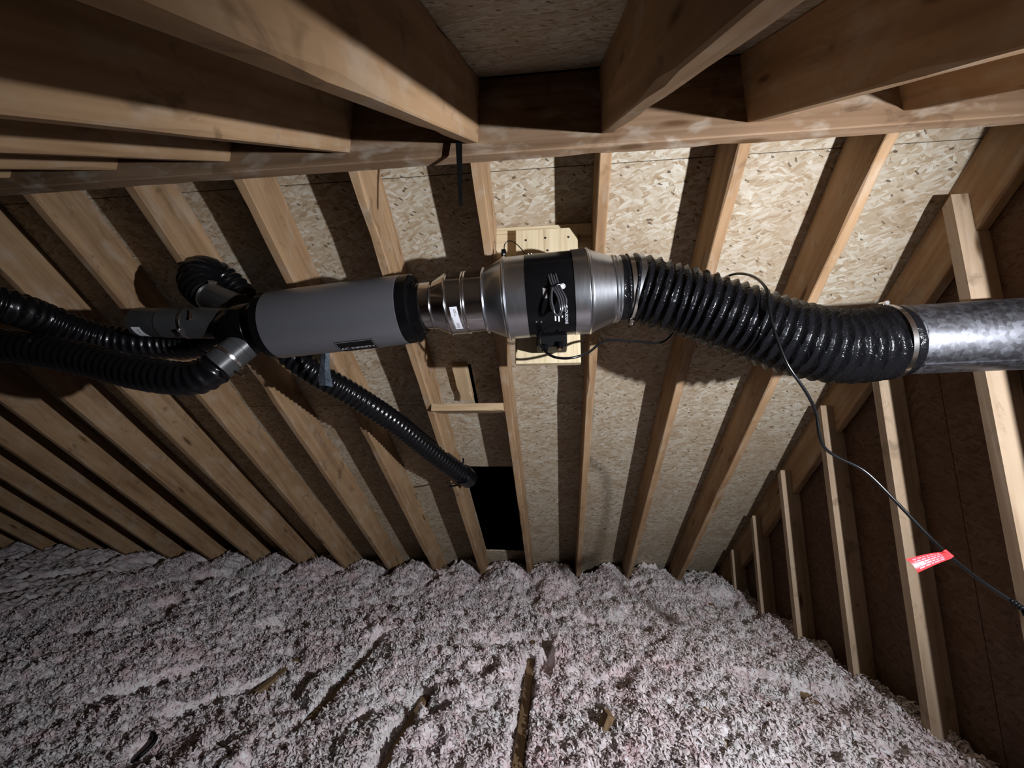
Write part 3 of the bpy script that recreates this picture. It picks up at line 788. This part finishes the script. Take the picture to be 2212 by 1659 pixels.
scr = [(1131, 511), (1178, 513), (1228, 500), (1130, 540), (1136, 519), (1228, 510), (1182, 541)]
for uu, vv in [(1136, 519), (1178, 514), (1228, 512), (1183, 541)]:
    c = at(uu, vv, 1.4695); m_ = MB(); m_.tube([c + Vector((0, .001, 0)), c + Vector((0, -.0012, 0))], .0042, 10)
    so = obj('screw', m_, M_SCREW, None, 40); mw = so.matrix_world.copy(); so.parent = mboard; so.matrix_parent_inverse = mboard.matrix_world.inverted()
zt = (at(1068, 494, 1.508).z + at(1285, 478, 1.508).z)/2
board('rafter_blocking', 'pale new pine cross piece fixed between rafters above the fan', 'board', (X0+S+.039, 1.5085, zt-.14), (X0+2*S-.001, 1.546, zt), 0, M_PINE, seed=4)

# old block and stub in the bay of the opening
ba, bb_ = at(1000, 871, 2.07), at(1000, 887, 2.07)
board('timber_block', 'short old timber block wedged between two rafters above the roof opening', 'block', (X0+.0385, 2.07, bb_.z), (X0+S-.0005, 2.20, ba.z), 0, M_BLOCK, seed=5)
sa = onroof(1000, 795, RD-.045); sb_ = onroof(1020, 866, RD-.045)
me_ = beam_mesh('timber_cleat', (sb_.y-sa.y)/CP, .075, .042, M_BLOCK, 0, 0, 8, .002, 6)
cle = bpy.data.objects.new('timber_cleat', me_); C.objects.link(cle)
xc_ = onroof(984, 830, RD-.045).x
cle.matrix_world = basis((xc_+.075, sa.y, AF - T*sa.y + (RD-.0435)/CP), (0, CP, -SP), (-1, 0, 0), (0, SP, CP))
tag(cle, 'short stub of timber on the sheathing just above the old block', 'cleat')

# black strap dangling from the ridge
hs = tag(empty('ridge_strap', at(993, 315, 1.10)), 'thin black strap dangling from the rafter end at the ridge', 'strap')
mb = MB(); rs = []
for k in range(9):
    t = k/8; v = 300 + 146*t; wd = 7.5 - 4.0*t; uc = 991 + 4*t; yy = 1.085 - .01*math.sin(3*t)
    rs.append([at(uc-wd, v, yy), at(uc+wd, v, yy), at(uc+wd, v, yy+.003), at(uc-wd, v, yy+.003)])
mb.rings(rs, True, True, True); obj('strap_band', mb, M_BLACKM, hs)

# ------------------------------------------------------------------ power cord with red tag, sensor lead
cordp = [at(1176, 757, 1.345), at(1186, 766, 1.32), at(1205, 773, 1.31), at(1235, 773, 1.31), at(1270, 762, 1.33), at(1303, 738, 1.36), at(1340, 735, 1.39), at(1380, 738, 1.42), at(1420, 741, 1.455), at(1445, 728, 1.475), at(1470, 690, 1.485), at(1520, 630, 1.485), at(1570, 598, 1.44), at(1600, 591, 1.37), at(1632, 600, 1.285), at(1656, 625, 1.213), at(1661, 660, 1.193), at(1672, 712, 1.190), at(1700, 785, 1.196), at(1740, 845, 1.215), at(1762, 890, 1.235), at(1770, 940, 1.25), at(1782, 968, 1.26), at(1810, 988, 1.265), at(1868, 1018, 1.265), at(1930, 1078, 1.25), at(2000, 1152, 1.22), at(2052, 1202, 1.19), at(2120, 1255, 1.15), at(2185, 1298, 1.12)]
cord = tag(empty('power_cord', cordp[0]), 'thin black power cord looping over the wide duct with a red tag', 'cord')
mb = MB(); mb.tube(spline(cordp, .008), .0042, 10); obj('cord_wire', mb, M_CORD, cord, 80)
q0, q1, q2 = at(2183, 1297, 1.121), at(2212, 1317, 1.108), at(2250, 1340, 1.095)
mb = MB(); npt = 13; mb.tube([q0.lerp(q1, k/(npt-1)) for k in range(npt)], [.0062 if k % 3 else .0078 for k in range(npt)], 12); mb.tube([q1, q1.lerp(q2, .15), q2.lerp(q1, .1), q2], [.008, .013, .014, .013], 14)
obj('cord_plug', mb, M_BLACK, cord, 40)
g0, g1 = at(2038, 1190, 1.198), at(2056, 1205, 1.188)
mb = MB(); mb.tube([g0, g1], .0066, 12)
tw = obj('tag_sleeve', mb, M_REDTAG, cord, 50)
tagp = MB(); NU, NV = 10, 4
cA, cB, cC, cD = at(2042, 1192, 1.185), at(2056, 1206, 1.176), at(1983, 1237, 1.155), at(1957, 1208, 1.165)
def tagpt(a, b, off=0.):
    p = (cA.lerp(cD, a)).lerp(cB.lerp(cC, a), b); nrm = (cD-cA).cross(cB-cA).normalized()
    if nrm.y > 0: nrm = -nrm
    return p + nrm*(.012*math.sin(a*math.pi)*.8 + .004*math.sin(b*math.pi) + off)
rs = []
for i in range(NU+1):
    ring = [tagpt(i/NU, j/NV) for j in range(NV+1)] + [tagpt(i/NU, j/NV, -.0006) for j in range(NV, -1, -1)]
    rs.append(ring)
tagp.rings(rs, True, True, True); tg_o = obj('warning_tag', tagp, M_REDTAG, cord, 60)
tg_o['label'] = 'red warning tag with pale lines of print'
pr = MB(); rr_ = random.Random(4)
for ln in range(5):
    b0_ = .13 + .165*ln; a_ = .26
    while a_ < .90:
        w_ = rr_.uniform(.05, .15); a1_ = min(a_+w_, .92); rs = []
        for k in range(4):
            aa_ = a_ + (a1_-a_)*k/3; rs.append([tagpt(aa_, b0_, .0007), tagpt(aa_, b0_+.085, .0007)])
        pr.rings(rs, False); a_ = a1_ + .025
obj('tag_print', pr, M_TAGPRINT, tg_o)

sen = tag(empty('sensor_lead', at(1089, 550, 1.40)), 'tiny black sensor plug with a thin wire beside the fan top', 'sensor')
mb = MB(); c = at(1088, 546, 1.40); mb.bevel_box((c.x-.008, c.y-.008, c.z-.016), (c.x+.008, c.y+.008, c.z+.012), .002); obj('sensor_plug', mb, M_BLACK, sen)
mb = MB(); c = at(1089, 551, 1.389); mb.tube([c, c + Vector((0, -.003, 0))], .0042, 10); obj('indicator_lens', mb, M_LED, sen, 40)
mb = MB(); mb.tube(spline([at(1089, 540, 1.40), at(1090, 528, 1.40), at(1097, 521, 1.40), at(1108, 522, 1.40), at(1121, 532, 1.40), at(1135, 549, 1.395)], .006), .0018, 8); obj('sensor_wire', mb, M_CORD, sen, 80)

# ------------------------------------------------------------------ scraps in the insulation
def scrap(name, label, cat, u_, v_, size, rz, tilt, mat, zoff=0.):
    d_ = ray(u_, v_); p = d_*((.225 - ZC)/d_[2]); x_, y_ = p[0], p[1]
    z_ = float(wool_height(np.array([x_]), np.array([y_]))[0])
    me_ = beam_mesh(name, *size, mat, 0, 0, 6, .001, 9)
    ob = bpy.data.objects.new(name, me_); C.objects.link(ob); ob.location = (x_, y_, z_ - .02 + zoff); ob.rotation_euler = (tilt[0], tilt[1], rz)
    return tag(ob, label, cat)
scrap('wood_offcut', 'small wood offcut standing in the insulation next to a black shard', 'wood scrap', 1312, 1606, (.075, .05, .030), .3, (0, -1.1, 0), M_JOIST)
scrap('wood_offcut', 'flat wood offcut half buried in insulation, the one below the duct run', 'wood scrap', 1512, 1560, (.12, .045, .02), -.9, (.3, .1, 0), M_JOIST, .0)
scrap('wood_offcut', 'wood offcut at the lower edge of the photo, half buried', 'wood scrap', 1572, 1652, (.12, .05, .02), .1, (.2, 0, 0), M_JOIST, .0)
shard = MB(); sp = [at(1274, 1564, 1.86), at(1293, 1588, 1.83), at(1280, 1589, 1.83), at(1279, 1604, 1.82)]
shard.add(list(sp) + [p + Vector((.001, .003, 0)) for p in sp], [(0,2,1),(0,3,2),(4,5,6),(4,6,7),(0,1,5,4),(1,2,6,5),(2,3,7,6),(3,0,4,7)])
tag(obj('plastic_shard', shard, M_BLACKM), 'pointed black plastic shard sticking out of the insulation', 'shard')
def wire(label, pts, rad):
    ps = []
    for u_, v_, dz in pts:
        d_ = ray(u_, v_); p = d_*((.245 + dz - ZC)/d_[2]); ps.append(Vector((p[0], p[1], p[2] + ZC)))
    m_ = MB(); m_.tube(spline(ps, .01), rad, 8); return tag(obj('cable_end', m_, M_BLACKM, None, 80), label, 'cable')
wire('black cable end hooking out of the insulation in the dim corner', [(283, 1650, -.03), (297, 1638, .0), (312, 1625, .01), (325, 1612, .02), (335, 1598, .03), (333, 1587, .03), (322, 1583, .02)], .0075)
wire('thin black cable lying on the insulation below the long duct', [(330, 1350, -.02), (365, 1345, .0), (400, 1332, .01), (415, 1320, .01), (450, 1318, .01), (490, 1312, .0), (510, 1305, -.03)], .006)
